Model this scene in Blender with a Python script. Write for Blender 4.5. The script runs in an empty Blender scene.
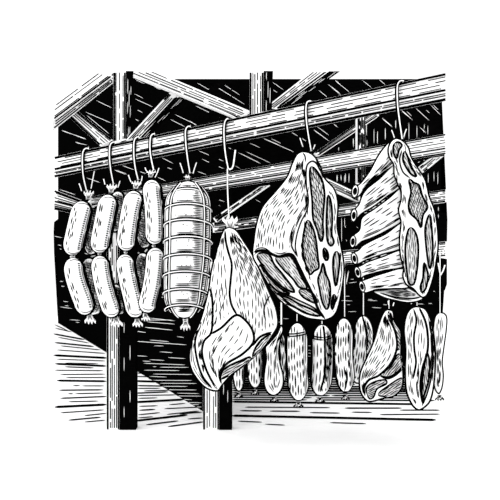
import bpy, bmesh, math, random
import numpy as np
from mathutils import Vector
from mathutils.bvhtree import BVHTree
from mathutils.geometry import delaunay_2d_cdt
random.seed(7)
S = bpy.context.scene
COL = S.collection
F = 875.0          # focal length in pixels of a 500 px frame
H = 1.0            # camera height over the floor
def P(x, y, d):
    return Vector(((x-250)/F*d, d, H-(y-250)/F*d))
CAM = Vector((0, 0, H))

# ------------------------------------------------------------- materials
def mat(name, c0, c1, scale, stretch=(1, 1, 1), rough=None):
    m = bpy.data.materials.new(name); m.use_nodes = True
    nt = m.node_tree; nt.nodes.clear()
    o = nt.nodes.new('ShaderNodeOutputMaterial'); b = nt.nodes.new('ShaderNodeBsdfDiffuse')
    tc = nt.nodes.new('ShaderNodeTexCoord'); mp = nt.nodes.new('ShaderNodeMapping')
    mp.inputs['Scale'].default_value = stretch
    nz = nt.nodes.new('ShaderNodeTexNoise'); nz.inputs['Scale'].default_value = scale
    r = nt.nodes.new('ShaderNodeValToRGB')
    r.color_ramp.elements[0].position = .35; r.color_ramp.elements[1].position = .65
    r.color_ramp.elements[0].color = (*c0, 1); r.color_ramp.elements[1].color = (*c1, 1)
    nt.links.new(tc.outputs['Object'], mp.inputs['Vector']); nt.links.new(mp.outputs[0], nz.inputs['Vector'])
    nt.links.new(nz.outputs['Fac'], r.inputs['Fac']); nt.links.new(r.outputs['Color'], b.inputs['Color'])
    nt.links.new(b.outputs[0], o.inputs['Surface'])
    return m
INK = mat('black_ink', (.0008,)*3, (.0012,)*3, 40)
WOOD = mat('white_limewashed_wood', (.93,)*3, (.96,)*3, 12, (1, 1, 6))
MEAT = mat('white_meat', (.94,)*3, (.97,)*3, 18)
CASE = mat('white_casing', (.94,)*3, (.97,)*3, 25)
METAL = mat('white_wire', (.94,)*3, (.96,)*3, 30)
WALLM = mat('black_boards_and_shade', (.0006,)*3, (.0016,)*3, 20, (1, 1, 8))  # black boards; also paints the shade on floor posts and floor
FLOORM = mat('white_floor_boards', (.95,)*3, (.97,)*3, 6, (1, 6, 1))
GREY = mat('grey_flesh_and_shade', (.60,)*3, (.80,)*3, 30)  # muscle tone, and shade painted on the sides of cuts

# ------------------------------------------------------------- 2D helpers
def catmull(pts, step=1.5, closed=False):
    pts = [np.array(p, float) for p in pts]; n = len(pts)
    out = []
    rng = range(n) if closed else range(n-1)
    for i in rng:
        if closed: p0, p1, p2, p3 = pts[(i-1) % n], pts[i], pts[(i+1) % n], pts[(i+2) % n]
        else: p0, p1, p2, p3 = pts[max(i-1, 0)], pts[i], pts[i+1], pts[min(i+2, n-1)]
        L = np.linalg.norm(p2-p1); k = max(1, int(math.ceil(L/step)))
        # centripetal-ish: scale tangents by local chord
        a = max(np.linalg.norm(p1-p0), 1e-6); c = max(np.linalg.norm(p3-p2), 1e-6)
        m1 = (p2-p0)/(a+L)*L if a > 1e-5 else (p2-p1)
        m2 = (p3-p1)/(L+c)*L if c > 1e-5 else (p2-p1)
        for j in range(k):
            t = j/k
            out.append((2*t**3-3*t*t+1)*p1+(t**3-2*t*t+t)*m1+(-2*t**3+3*t*t)*p2+(t**3-t*t)*m2)
    if not closed: out.append(pts[-1])
    return [tuple(p) for p in out]
def resample(pts, n):
    a = np.array(pts, float); d = np.r_[0, np.cumsum(np.linalg.norm(np.diff(a, axis=0), axis=1))]
    s = np.linspace(0, d[-1], n)
    return np.c_[np.interp(s, d, a[:, 0]), np.interp(s, d, a[:, 1])]
def length(pts):
    a = np.array(pts, float); return float(np.linalg.norm(np.diff(a, axis=0), axis=1).sum())
def inside(p, poly):
    x, y = p; c = False; n = len(poly); j = n-1
    for i in range(n):
        xi, yi = poly[i]; xj, yj = poly[j]
        if (yi > y) != (yj > y) and x < (xj-xi)*(y-yi)/(yj-yi)+xi: c = not c
        j = i
    return c
def dist_poly(Q, poly):
    Q = np.array(Q, float).reshape(-1, 2); A = np.array(poly, float); B = np.roll(A, -1, 0)
    best = np.full(len(Q), 1e9)
    for a, b in zip(A, B):
        ab = b-a; L = max(ab@ab, 1e-9)
        t = np.clip(((Q-a)@ab)/L, 0, 1)
        best = np.minimum(best, np.linalg.norm(Q-(a+t[:, None]*ab), axis=1))
    return best
def along(sp, u, off):
    """point at fraction u of a spine, off px to its right-hand side on the picture"""
    a = resample(sp, 60); i = min(58, max(0, int(u*59))); f = u*59-i
    p = a[i]*(1-f)+a[i+1]*f; t = a[i+1]-a[i]; t = t/np.linalg.norm(t)
    nrm = np.array([t[1], -t[0]])          # spine runs downwards: +off is to the right
    return tuple(p+nrm*off)

# ------------------------------------------------------------- stroke generators: (polyline, width)
def dashes(path, w, dash=(5, 10), gap=(2, 5), start=None):
    L = length(path)
    if L < 1: return []
    a = resample(path, max(2, int(L/1.5)+1)); n = len(a); out = []
    s = random.uniform(0, gap[1]) if start is None else start
    while s < L:
        e = min(L, s+random.uniform(*dash))
        i, j = int(s/L*(n-1)), int(math.ceil(e/L*(n-1)))
        if j-i >= 1: out.append(([tuple(p) for p in a[i:j+1]], w*random.uniform(.8, 1.15)))
        s = e+random.uniform(*gap)
    return out
def fibres(guides, n, w=.9, dash=(5, 10), gap=(2, 5), jit=.15, ends=False):
    gs = [resample(catmull(g, 2) if len(g) > 2 else g, 24) for g in guides]; out = []
    tot = len(gs)-1
    for k in range(n):
        u = ((k+.5)/n if not ends else k/(n-1))*tot+random.uniform(-jit, jit)*tot/n
        u = min(max(u, 0), tot-1e-6); i = int(u); f = u-i
        out += dashes(gs[i]*(1-f)+gs[i+1]*f, w, dash, gap)
    return out
def hatch(poly, ang, sp=1.7, w=.8, dash=(6, 20), gap=(.6, 2), curve=0, inset=.4):
    A = np.array(poly, float); c = A.mean(0); a = math.radians(ang)
    t = np.array([math.cos(a), math.sin(a)]); nn = np.array([-t[1], t[0]])
    R = np.abs((A-c)@nn).max(); Lm = np.abs((A-c)@t).max()+1; out = []
    k = -R+sp*.5
    while k < R:
        run = []; s = -Lm
        ph = random.uniform(0, 6)
        while s <= Lm:
            p = c+t*s+nn*(k+curve*(1-(s/Lm)**2)+.25*math.sin(s*.5+ph))
            if inside(p, poly): run.append(tuple(p))
            else:
                if len(run) > 2: out += dashes(run, w, dash, gap, 0)
                run = []
            s += .7
        if len(run) > 2: out += dashes(run, w, dash, gap, 0)
        k += sp*random.uniform(.85, 1.15)
    return out
def line(*pts, w=1.3): return [(catmull(pts, 1.5), w)]
def loop(pts, w=1.4):
    c = catmull(pts, 1.5, True); return [(c+[c[0], c[1]], w)]

# ------------------------------------------------------------- draping ink on a mesh
LAY = [0]
IK = 1.32
WHT = False
def drape(bm, strokes, mi, taper=True, eps=.0016, far=1):
    bvh = BVHTree.FromBMesh(bm); made = []
    for pts, w in strokes:
        if WHT: w = w*.52
        elif mi == 1 and w > .3: w = w*IK
        LAY[0] = (LAY[0]+1) % 7; e = eps+LAY[0]*.00006
        L = length(pts)
        if L < .3: continue
        a = resample(pts, max(3, int(L/1.6)+2)); n = len(a)
        T = np.gradient(a, axis=0); T /= np.maximum(np.linalg.norm(T, axis=1), 1e-6)[:, None]
        prev = None
        for i in range(n):
            u = i/(n-1)
            k = 1.0 if not taper else min(1, .25+2.6*min(u, 1-u)*max(1, L/12))
            pr = []
            for s in (-1, 1):
                q = a[i]+np.array([-T[i][1], T[i][0]])*s*w*.5*k
                dr = (P(q[0], q[1], 1)-CAM).normalized()
                hit = bvh.ray_cast(CAM, dr)
                pr.append(None if hit[0] is None else hit[0]-dr*e)
            if pr[0] is None or pr[1] is None: prev = None; continue
            cur = pr
            if prev and (cur[0]-prev[0]).length < .12*far and (cur[1]-prev[1]).length < .12*far and (cur[0]-cur[1]).length < .08*far:
                made.append((prev[0], prev[1], cur[1], cur[0]))
            prev = cur
    for q in made:
        f = bm.faces.new([bm.verts.new(v) for v in q]); f.material_index = mi
def build(name, bm, mats, loc=None, parent=None, smooth=False, recalc=True):
    me = bpy.data.meshes.new(name)
    L = Vector(loc) if loc is not None else Vector((0, 0, 0))
    if parent is not None: L = parent['_o']; L = Vector(L)
    bmesh.ops.translate(bm, verts=bm.verts, vec=-L)
    bm.to_mesh(me); bm.free()
    for m in mats: me.materials.append(m)
    o = bpy.data.objects.new(name, me); COL.objects.link(o)
    if parent is not None: o.parent = parent
    else: o.location = L
    return o
def subparent(o, par):          # both meshes are already in the same local frame
    o.parent = par; return o
def tag(o, label=None, cat=None, group=None, kind=None):
    if label: o['label'] = label
    if cat: o['category'] = cat
    if group: o['group'] = group
    if kind: o['kind'] = kind
    return o
ROOTS = []
def thing(name, loc, label, cat, group=None):
    o = bpy.data.objects.new(name, None); COL.objects.link(o); o.empty_display_size = .05
    o.location = loc; o['_o'] = tuple(loc); ROOTS.append(o)
    return tag(o, label, cat, group)

# ------------------------------------------------------------- inflated solid from an outline
def relief_bm(outline, d, T, R, w=1.1, grid=4.0, smooth=True, back=.7):
    w = w*1.4
    """outline in picture coordinates at distance d; T = bulge in px; R = rounding distance in px"""
    o = catmull(outline, 1.6, True) if smooth else [tuple(p) for p in outline]
    A = np.array(o)
    area = 0.5*np.sum(A[:, 0]*np.roll(A[:, 1], -1)-np.roll(A[:, 0], -1)*A[:, 1])
    if area < 0: A = A[::-1]
    A = A.copy(); n = len(A)
    tn = np.roll(A, -1, 0)-np.roll(A, 1, 0); tn /= np.maximum(np.linalg.norm(tn, axis=1), 1e-6)[:, None]
    nr = np.c_[-tn[:, 1], tn[:, 0]]
    def ring(k):
        B = A+nr*k
        dd = dist_poly(B, A); ok = (dd > k*.93) & np.array([inside(p, A) for p in B])
        return B[ok]
    poly = [tuple(p) for p in A]
    rings = [ring(w)] if w > 0 else []
    extra = [ring(r) for r in (w+1.6, w+3.6) if R > r+1]
    x0, y0 = A.min(0); x1, y1 = A.max(0)
    G = [(x+random.uniform(-.5, .5), y+random.uniform(-.5, .5)) for x in np.arange(x0, x1, grid) for y in np.arange(y0, y1, grid)]
    G = [g for g in G if inside(g, A)]
    if G:
        G = np.array(G); G = G[dist_poly(G, A) > (w+5 if extra else w+1.2)]
    pts = [Vector(p) for p in poly]; edges = [(i, (i+1) % n) for i in range(n)]
    for Rg in rings:
        b = len(pts); m = len(Rg)
        pts += [Vector(p) for p in Rg]
        edges += [(b+i, b+(i+1) % m) for i in range(m) if np.linalg.norm(Rg[i]-Rg[(i+1) % m]) < 4]
    for Rg in extra: pts += [Vector(p) for p in Rg]
    pts += [Vector(p) for p in G]
    vs, es, fs, *_ = delaunay_2d_cdt(pts, edges, [tuple(range(n))], 1, 1e-4)
    V = np.array([(v.x, v.y) for v in vs]); D = dist_poly(V, A)
    k = np.clip(D/R, 0, 1); h = T*np.sqrt(np.maximum(0, 1-(1-k)**2))*d/F
    bm = bmesh.new(); fr = []; bk = []
    for (x, y), hh, dd in zip(V, h, D):
        v = bm.verts.new(P(x, y, d-hh)); fr.append(v)
        bk.append(v if dd < 1e-3 else bm.verts.new(P(x, y, d)+Vector((0, hh*back, 0))))
    for f in fs:
        if len(set(f)) < 3: continue
        c = V[list(f)].mean(0); dc = dist_poly([c], A)[0]
        mi = 1 if (w > 0 and max(D[list(f)]) <= w*1.08 and dc < w) else 0
        for arr, rev in ((fr, 0), (bk, 1)):
            q = [arr[i] for i in f]
            if rev: q = q[::-1]
            try:
                nf = bm.faces.new(q); nf.material_index = mi; nf.smooth = (mi == 0)
            except ValueError: pass
    bmesh.ops.recalc_face_normals(bm, faces=bm.faces)
    return bm, poly
def relief(name, outline, d, T, R, strokes=(), white=(), parent=None, m=MEAT, w=1.1, loc=None, patches=(), **k):
    bm, poly = relief_bm(outline, d, T, R, w, **k)
    if patches: patch(bm, patches)
    if strokes: drape(bm, [s for s in strokes], 1, eps=.0022)
    if white: drape(bm, white, 2, eps=.0036)
    return build(name, bm, [m, INK, m, GREY], loc, parent)
def patch(bm, polys, mi=3):
    """grey flesh areas and painted shade of cuts draped on the surface as thin skins"""
    bvh = BVHTree.FromBMesh(bm); new = []
    for poly in polys:
        o = catmull(poly, 2, True); A = np.array(o); n = len(o)
        x0, y0 = A.min(0); x1, y1 = A.max(0)
        G = [(x, y) for x in np.arange(x0, x1, 2.5) for y in np.arange(y0, y1, 2.5) if inside((x, y), o)]
        if G:
            G = np.array(G); G = [tuple(g) for g in G[dist_poly(G, A) > 1]]
        vs, es, fs, *_ = delaunay_2d_cdt([Vector(p) for p in o+G], [(i, (i+1) % n) for i in range(n)], [tuple(range(n))], 1, 1e-4)
        pos = []
        for v in vs:
            dr = (P(v.x, v.y, 1)-CAM).normalized(); h = bvh.ray_cast(CAM, dr)
            pos.append(None if h[0] is None else h[0]-dr*.0012)
        for f in fs:
            if all(pos[i] is not None for i in f): new.append([pos[i] for i in f])
    for q in new:
        f = bm.faces.new([bm.verts.new(v) for v in q]); f.material_index = mi

# ------------------------------------------------------------- round bodies along a spine
def tube_bm(sp, d, rad, w=1.1, caps=True, seg=20, dens=1.0, cap=None, flat=1.0, dfun=None):
    if caps: w = w*1.55; r0 = rad; rad = (lambda u: r0(u)+.35) if callable(rad) else rad+.35
    sp = catmull(sp, 1.0) if len(sp) > 2 else sp
    L = length(sp)
    S_ = [0]; s = 0
    c = cap or (rad if not callable(rad) else rad(.5))
    while s < L:
        e = min(s, L-s); s += (.35 if e < 2 else .8 if e < c else 2.5)*dens; S_.append(min(s, L))
    S_ = np.array(sorted(set(S_)))
    base = np.array([rad(x/L) if callable(rad) else rad for x in S_])
    if caps:
        e = np.minimum(S_, L-S_); k = np.clip(e/c, 0, 1); r = base*np.sqrt(np.maximum(0, 1-(1-k)**2))
    else: r = base
    ss = np.linspace(-w, L+w, 400); 
    rr = np.interp(ss, S_, r); rr[(ss < 0) | (ss > L)] = 0 if caps else base[0]
    rin = []
    for x in S_:
        q = np.abs(ss-x) < w; rin.append((rr[q]-np.sqrt(w*w-(ss[q]-x)**2)).min() if w > 0 else 1e9)
    a = np.array(sp); dd = np.r_[0, np.cumsum(np.linalg.norm(np.diff(a, axis=0), axis=1))]
    pos = np.c_[np.interp(S_, dd, a[:, 0]), np.interp(S_, dd, a[:, 1])]
    T = np.gradient(pos, axis=0); T /= np.maximum(np.linalg.norm(T, axis=1), 1e-9)[:, None]
    bm = bmesh.new(); rings = []; m = seg//4
    for i in range(len(S_)):
        dv = dfun(S_[i]/L, pos[i][0]) if dfun else d
        cpt = P(pos[i][0], pos[i][1], dv); nx, ny = T[i][1], -T[i][0]
        N = Vector((nx, 0, -ny)); Yv = Vector((0, -1, 0)); R_ = max(r[i], .02)*dv/F
        cb = max(0.02, min(.999, rin[i]/max(r[i], .02))) if w > 0 else .999
        b = math.acos(cb)
        th = [ -b*.6, 0, b] + [b+(math.pi-2*b)*j/(2*m) for j in range(1, 2*m)] + [math.pi-b, math.pi, math.pi+b*.6]
        lo, hi = math.pi+b*.6, 2*math.pi-b*.6
        th += [lo+(hi-lo)*j/m for j in range(1, m)]
        rings.append([bm.verts.new(cpt+N*(R_*math.cos(t))+Yv*(R_*math.sin(t)*flat)) for t in th])
    nseg = len(rings[0])
    inkseg = {0, 1, 2*m+2, 2*m+3}
    for i in range(len(rings)-1):
        allink = w > 0 and (rin[i] <= .05 or rin[i+1] <= .05) and caps
        for j in range(nseg):
            f = bm.faces.new([rings[i][j], rings[i][(j+1) % nseg], rings[i+1][(j+1) % nseg], rings[i+1][j]])
            f.smooth = True; f.material_index = 1 if (allink or (w > 0 and j in inkseg)) else 0
    for rg in (rings[0], rings[-1]):
        f = bm.faces.new(rg); f.material_index = 1 if (w > 0 and caps) else 0
    bmesh.ops.recalc_face_normals(bm, faces=bm.faces)
    return bm
def tube(name, sp, d, rad, strokes=(), parent=None, m=CASE, w=1.1, loc=None, patches=(), **k):
    bm = tube_bm(sp, d, rad, w, **k)
    if patches: patch(bm, patches)
    if strokes: drape(bm, strokes, 1, eps=.002)
    return build(name, bm, [m, INK, m, GREY], loc, parent)

# ------------------------------------------------------------- timbers
def timber(name, label, a, b, d, u=None, t=.09, n=4, nu=3, cat='beam', umat=0, dash=(14, 45), gap=(2, 7), w=.95, edge=1.4, group=None, caps=(0, 0), grey=0):
    """a, b: the two long edges of the front face, u: far edge of the second visible face"""
    d0, d1 = d if isinstance(d, tuple) else (d, d)
    bm = bmesh.new(); secs = []
    for i, dv in ((0, d0), (1, d1)):
        TF = P(*a[i], dv); BF = P(*b[i], dv); TB = TF+Vector((0, t, 0))
        LB = P(*u[i], dv+t) if u else BF+Vector((0, t, 0))
        secs.append([bm.verts.new(v) for v in (TF, BF, LB, TB)])
    for j in range(4):
        f = bm.faces.new([secs[0][j], secs[0][(j+1) % 4], secs[1][(j+1) % 4], secs[1][j]])
        if j == 1 and u: f.material_index = umat  # black second face: the timber's shaded side put into its colour
    bm.faces.new(secs[0]); bm.faces.new(secs[1])
    bmesh.ops.recalc_face_normals(bm, faces=bm.faces)
    st = []
    def inset(e, other, k):
        out = []
        for p, q in zip(e, other):
            v = np.array(q)-np.array(p); L = max(np.linalg.norm(v), 1e-6); out.append(tuple(np.array(p)+v/L*k))
        return out
    st.append((inset(a, b, edge*.74), edge)); st.append((inset(b, a, edge*.74), edge))
    A = inset(a, b, 1.6); B = inset(b, a, 1.6)
    st += fibres([A, B], n, w*.75, dash, gap)
    if u:
        st.append((inset(u, b, edge*.74), edge))
        if umat == 0: st += fibres([inset(b, u, 1), inset(u, b, 1.2)], nu, w, (8, 30), (1.5, 5))
    for c, i in zip(caps, (0, 1)):
        if c: st.append(([a[i], b[i]], edge))
    drape(bm, st, 1, taper=False, eps=.002)
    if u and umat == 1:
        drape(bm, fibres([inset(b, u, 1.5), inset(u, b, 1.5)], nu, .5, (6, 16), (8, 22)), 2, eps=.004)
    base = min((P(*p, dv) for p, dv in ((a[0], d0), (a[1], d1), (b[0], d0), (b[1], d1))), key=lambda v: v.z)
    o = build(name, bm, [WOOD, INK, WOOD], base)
    return tag(o, label, cat, group)

# ============================================================= SETTING
def slab(name, poly, dfun, t, tdir, m, white=(), mat2=None):
    bm = bmesh.new()
    pts = [P(x, y, dfun(x, y)) for x, y in poly]
    f = [bm.verts.new(p) for p in pts]; g = [bm.verts.new(p+tdir*t) for p in pts]; n = len(f)
    bm.faces.new(f); bm.faces.new(g[::-1])
    for i in range(n): bm.faces.new([f[i], g[i], g[(i+1) % n], f[(i+1) % n]])
    bmesh.ops.triangulate(bm, faces=[q for q in bm.faces if len(q.verts) > 4])
    bmesh.ops.recalc_face_normals(bm, faces=bm.faces)
    global WHT
    WHT = True
    if white: drape(bm, white, 1, eps=.004, far=4)
    WHT = False
    o = build(name, bm, [m, mat2 or WOOD]); o['kind'] = 'structure'
    return o
# floor
def fl(y): return F*H/(y-250)
bm = bmesh.new()
for z in (0, -.06):
    pass
vs = [bm.verts.new(v) for v in ((-4.2, 2.4, 0), (4.2, 2.4, 0), (4.2, 13.2, 0), (-4.2, 13.2, 0), (-4.2, 2.4, -.06), (4.2, 2.4, -.06), (4.2, 13.2, -.06), (-4.2, 13.2, -.06))]
for q in ((0, 1, 2, 3), (7, 6, 5, 4), (0, 4, 5, 1), (1, 5, 6, 2), (2, 6, 7, 3), (3, 7, 4, 0)): bm.faces.new([vs[i] for i in q])
FS = []
def fz(ox, oy, k, rows):
    for r in rows:
        x0, y0, x1, y1 = r[:4]; w = r[4] if len(r) > 4 else .75
        FS.append(([(ox+x0*k, oy+y0*k), (ox+x1*k, oy+y1*k)], w))
fz(50, 320, .23, [(20, 20, 75, 45), (22, 35, 95, 52), (15, 60, 150, 85, 1.2), (35, 75, 170, 100), (20, 98, 190, 115, 1.2), (45, 112, 220, 130),
  (30, 130, 240, 145), (15, 153, 248, 165, 1.6), (30, 170, 240, 178), (22, 190, 245, 200, 1.5), (65, 187, 210, 190), (65, 203, 190, 208, .9),
  (20, 218, 230, 220), (45, 237, 240, 235), (70, 250, 245, 250), (30, 263, 245, 266, 1.5), (100, 285, 130, 285), (140, 286, 235, 286),
  (40, 305, 230, 303, 1), (80, 320, 100, 320), (110, 320, 230, 317), (45, 340, 245, 332, 1), (80, 355, 210, 352), (20, 378, 245, 367, 1.7),
  (45, 403, 235, 390), (150, 415, 245, 405), (80, 435, 220, 422, 1), (150, 443, 240, 435)])
fz(130, 320, .23, [(25, 230, 60, 232), (22, 245, 90, 247), (22, 265, 120, 268, 1.5), (30, 285, 150, 287, 1), (30, 297, 130, 297), (22, 318, 165, 312, 1),
  (30, 328, 200, 325), (22, 357, 235, 345, 1.6), (35, 340, 120, 338), (40, 375, 120, 372), (170, 368, 240, 362), (40, 392, 110, 388, 1), (150, 385, 310, 378),
  (35, 412, 130, 402), (35, 425, 100, 420), (160, 410, 300, 395), (22, 438, 250, 412, 1.5), (215, 408, 315, 400), (70, 455, 210, 438, 1), (250, 430, 315, 425), (165, 463, 320, 442, 1), (60, 308, 175, 305), (80, 256, 130, 258)])
y = 379.2
while y < 401:
    for s in dashes([(232, y), (436-random.uniform(0, 10), y+1.0)], 1.45 if y < 391 else 1.05, (50, 150), (2, 9), 0): FS.append(s)  # close heavy lines hatch a fading shadow into the floor
    y += 2.25
FS += [([(232, 401.6), (425, 404.2)], 1.5), ([(240, 410.5), (262, 410.8)], .9), ([(270, 411), (300, 411.2)], .9), ([(345, 408), (402, 408)], 1),
       ([(352, 412), (372, 412.3)], .8), ([(380, 414.5), (440, 414)], .8), ([(232, 415.5), (436, 419.8)], 1.7), ([(245, 407), (330, 407.5)], .8),
       ([(238, 421), (262, 422)], .8), ([(265, 424), (285, 425)], .8), ([(330, 422.5), (366, 423.5)], .8), ([(310, 412.5), (340, 413)], .8), ([(400, 410), (440, 410)], .9)]
drape(bm, FS, 1, taper=True, eps=.012, far=15)
o = build('floor', bm, [FLOORM, INK]); o['kind'] = 'structure'
# black walls; the left one's oblique foot stands in for shade on the floor
A3 = P(58, 323, fl(323)); B3 = P(219, 323+.61*161, fl(323+.61*161))
nl = (B3-A3).cross(Vector((0, 0, 1))).normalized()
if nl.y > 0: nl = -nl
def dl(x, y):
    r = P(x, y, 1)-CAM; return (A3-CAM).dot(nl)/r.dot(nl)
WH = []
def ws(ox, oy, k, rows, w=.75):
    for r in rows: WH.append(([(ox+r[0]*k, oy+r[1]*k), (ox+r[2]*k, oy+r[3]*k)], w))
ws(50, 65, .16, [(75, 408, 225, 465), (290, 222, 385, 268), (225, 295, 380, 362), (160, 485, 230, 500), (230, 315, 370, 430)])
ws(120, 65, .16, [(95, 90, 155, 118), (90, 180, 145, 208), (95, 212, 205, 262), (108, 280, 140, 297), (95, 338, 118, 350), (215, 135, 255, 155), (345, 310, 480, 375), (315, 340, 405, 385)])
ws(190, 65, .16, [(45, 112, 150, 172), (120, 108, 340, 245), (215, 125, 312, 188), (35, 255, 185, 328), (0, 350, 40, 378)])
ws(190, 130, .16, [(55, 130, 210, 195), (75, 182, 210, 242), (300, 140, 440, 210), (350, 135, 500, 205), (240, 110, 265, 122), (285, 225, 312, 240), (45, 258, 100, 278), (150, 425, 215, 448), (155, 462, 188, 474), (410, 435, 440, 452)])
ws(50, 130, .16, [(75, 5, 225, 55), (160, 75, 200, 88), (230, 300, 312, 328), (410, 250, 480, 275), (60, 372, 160, 405)])
ws(100, 130, .16, [(90, 250, 160, 278), (140, 222, 215, 250), (390, 175, 455, 208), (420, 235, 450, 245), (360, 295, 410, 318), (250, 260, 285, 272)])
ws(50, 180, .16, [(20, 350, 75, 360), (50, 405, 70, 410), (215, 458, 245, 466), (60, 430, 72, 433)])
ws(60, 250, .16, [(0, 195, 20, 197), (5, 225, 28, 228), (20, 320, 50, 324), (0, 355, 75, 366), (60, 435, 125, 440), (100, 450, 120, 454), (30, 347, 55, 350)])
ws(110, 250, .16, [(160, 15, 205, 22), (250, 425, 405, 443), (305, 455, 400, 463), (220, 483, 320, 492), (320, 265, 335, 265), (320, 295, 335, 296)])
ws(130, 320, .23, [(70, 0, 180, 0), (75, 8, 195, 18), (20, 47, 70, 55), (65, 32, 185, 44), (205, 72, 235, 76), (20, 92, 245, 108, ), (85, 87, 170, 94), (105, 112, 145, 113), (130, 138, 185, 142), (20, 155, 75, 158),
  (20, 168, 30, 169), (165, 163, 240, 168), (55, 178, 90, 180), (60, 188, 240, 195), (85, 172, 150, 176), (100, 203, 115, 203), (130, 205, 255, 206), (60, 218, 215, 220), (100, 235, 270, 237), (85, 245, 160, 248), (100, 262, 270, 263),
  (130, 275, 290, 276), (140, 288, 250, 289), (150, 303, 290, 304), (205, 318, 300, 320), (185, 330, 312, 331), (210, 345, 270, 346), (215, 358, 312, 360), (250, 378, 312, 378), (265, 368, 300, 368)], .85)
wl_poly = [(58, 116), (108, 79), (113, 73), (127, 73), (141, 79), (222, 79), (222, 423), (219, 323+.61*161), (58, 323), (58, 243), (54, 238), (53.5, 222), (54, 214), (58, 212)]
wl_poly = [(58, 116), (108, 79), (113, 73), (127, 73), (141, 79), (219, 79), (219, 323+.61*161), (58, 323), (58, 259), (54, 253), (53.5, 232), (54, 222), (58, 219)]
slab('wall_left_and_shade', wl_poly, dl, .08, -nl, WALLM, WH)
dr_ = fl(378)
WH = []
ws(190, 65, .16, [(45, 112, 150, 172), (120, 108, 340, 245), (215, 125, 312, 188)])
ws(190, 130, .16, [(300, 140, 440, 210), (350, 135, 500, 205), (240, 110, 265, 122), (285, 225, 312, 240), (410, 435, 440, 452)])
ws(260, 65, .16, [(80, 108, 145, 155), (82, 155, 108, 172), (368, 158, 420, 200), (425, 120, 500, 178), (200, 422, 238, 445), (20, 458, 120, 500), (70, 460, 130, 490), (358, 385, 430, 438), (338, 405, 398, 450), (462, 372, 485, 388), (262, 458, 290, 478), (470, 95, 500, 118)])
ws(330, 65, .16, [(0, 130, 68, 188), (35, 100, 125, 172), (202, 95, 260, 142), (300, 85, 345, 122), (25, 370, 48, 388), (325, 330, 390, 385), (445, 285, 500, 330),
  (145, 460, 145, 495), (228, 350, 228, 440), (275, 400, 275, 490), (297, 415, 297, 490), (345, 395, 345, 465), (410, 345, 410, 395)])
ws(375, 65, .16, [(45, 335, 108, 388), (168, 282, 235, 345), (200, 290, 228, 318), (255, 270, 340, 348), (348, 250, 410, 312), (365, 250, 395, 280), (320, 282, 340, 300), (280, 388, 318, 425),
  (15, 415, 15, 490), (65, 395, 65, 465), (130, 345, 130, 395), (212, 360, 212, 465), (262, 378, 262, 455), (308, 370, 308, 400), (330, 380, 330, 435), (305, 405, 305, 420)])
ws(240, 130, .22, [(335, 0, 405, 50), (110, 40, 245, 100), (0, 105, 90, 150), (440, 205, 440, 235), (475, 205, 475, 240), (460, 210, 460, 230), (495, 205, 495, 240), (455, 40, 455, 60), (45, 60, 90, 80)])
ws(290, 140, .12, [(395, 290, 395, 345), (425, 290, 425, 330), (463, 280, 463, 350), (405, 60, 405, 90), (492, 285, 492, 340)])
ws(290, 200, .12, [(430, 150, 430, 345), (455, 150, 455, 225), (468, 330, 470, 345)])
ws(345, 180, .12, [(5, 380, 5, 400), (100, 390, 105, 400)])
ws(340, 130, .12, [(8, 380, 8, 410), (45, 360, 45, 430), (75, 360, 75, 430), (112, 70, 112, 145), (225, 80, 225, 135), (0, 470, 0, 500)])
ws(290, 260, .12, [(475, 340, 500, 340), (475, 372, 500, 372), (490, 90, 470, 200)])
ws(390, 250, .12, [(360, 345, 375, 345), (320, 445, 350, 447), (235, 450, 245, 450)])
ws(385, 135, .12, [(360, 320, 360, 400), (408, 305, 408, 385), (440, 310, 440, 410), (275, 230, 290, 222), (320, 212, 330, 212)])
ws(390, 190, .12, [(403, 140, 403, 175), (403, 200, 403, 235)])
ws(345, 240, .12, [(30, 358, 100, 350), (48, 328, 75, 326), (28, 255, 8, 370), (190, 495, 230, 495)])
ws(320, 180, .28, [(75, 430, 115, 432), (90, 415, 105, 415), (170, 430, 205, 431), (185, 455, 220, 457), (100, 470, 130, 470), (225, 445, 240, 446), (330, 455, 350, 455), (350, 442, 370, 443)])
ws(275, 310, .2, [(40, 42, 70, 44), (5, 60, 25, 61)])
wr_poly = [(219.5, 79), (441, 79), (441, 212), (446, 213), (447.5, 220), (447, 244), (441, 246), (441, 258), (447, 259), (447, 284), (445, 290), (441.5, 293), (441, 378), (231, 378), (219.5, 378)]
for s in range(26):
    x = random.uniform(236, 430); yy = random.uniform(345, 376); WH.append(([(x, yy), (x+random.uniform(6, 16), yy)], .7))
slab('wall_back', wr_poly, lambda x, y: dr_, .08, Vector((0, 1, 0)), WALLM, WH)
# the return between both walls
ya, yb = dl(219, 300), dr_
bm = bmesh.new(); xa = P(219, 0, ya).x; xb = P(219.5, 0, yb).x
zt0 = P(219, 79, ya).z; zt1 = P(219, 79, yb).z
q = [(xa, ya, 0), (xb, yb, 0), (xb, yb, zt1), (xa, ya, zt0)]
v = [bm.verts.new(p) for p in q]+[bm.verts.new((p[0]-.06, p[1]+.02, p[2])) for p in q]
for f in ((0, 1, 2, 3), (7, 6, 5, 4), (0, 4, 5, 1), (1, 5, 6, 2), (2, 6, 7, 3), (3, 7, 4, 0)): bm.faces.new([v[i] for i in f])
bmesh.ops.recalc_face_normals(bm, faces=bm.faces)
o = build('wall_right', bm, [WALLM]); o['kind'] = 'structure'

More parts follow.
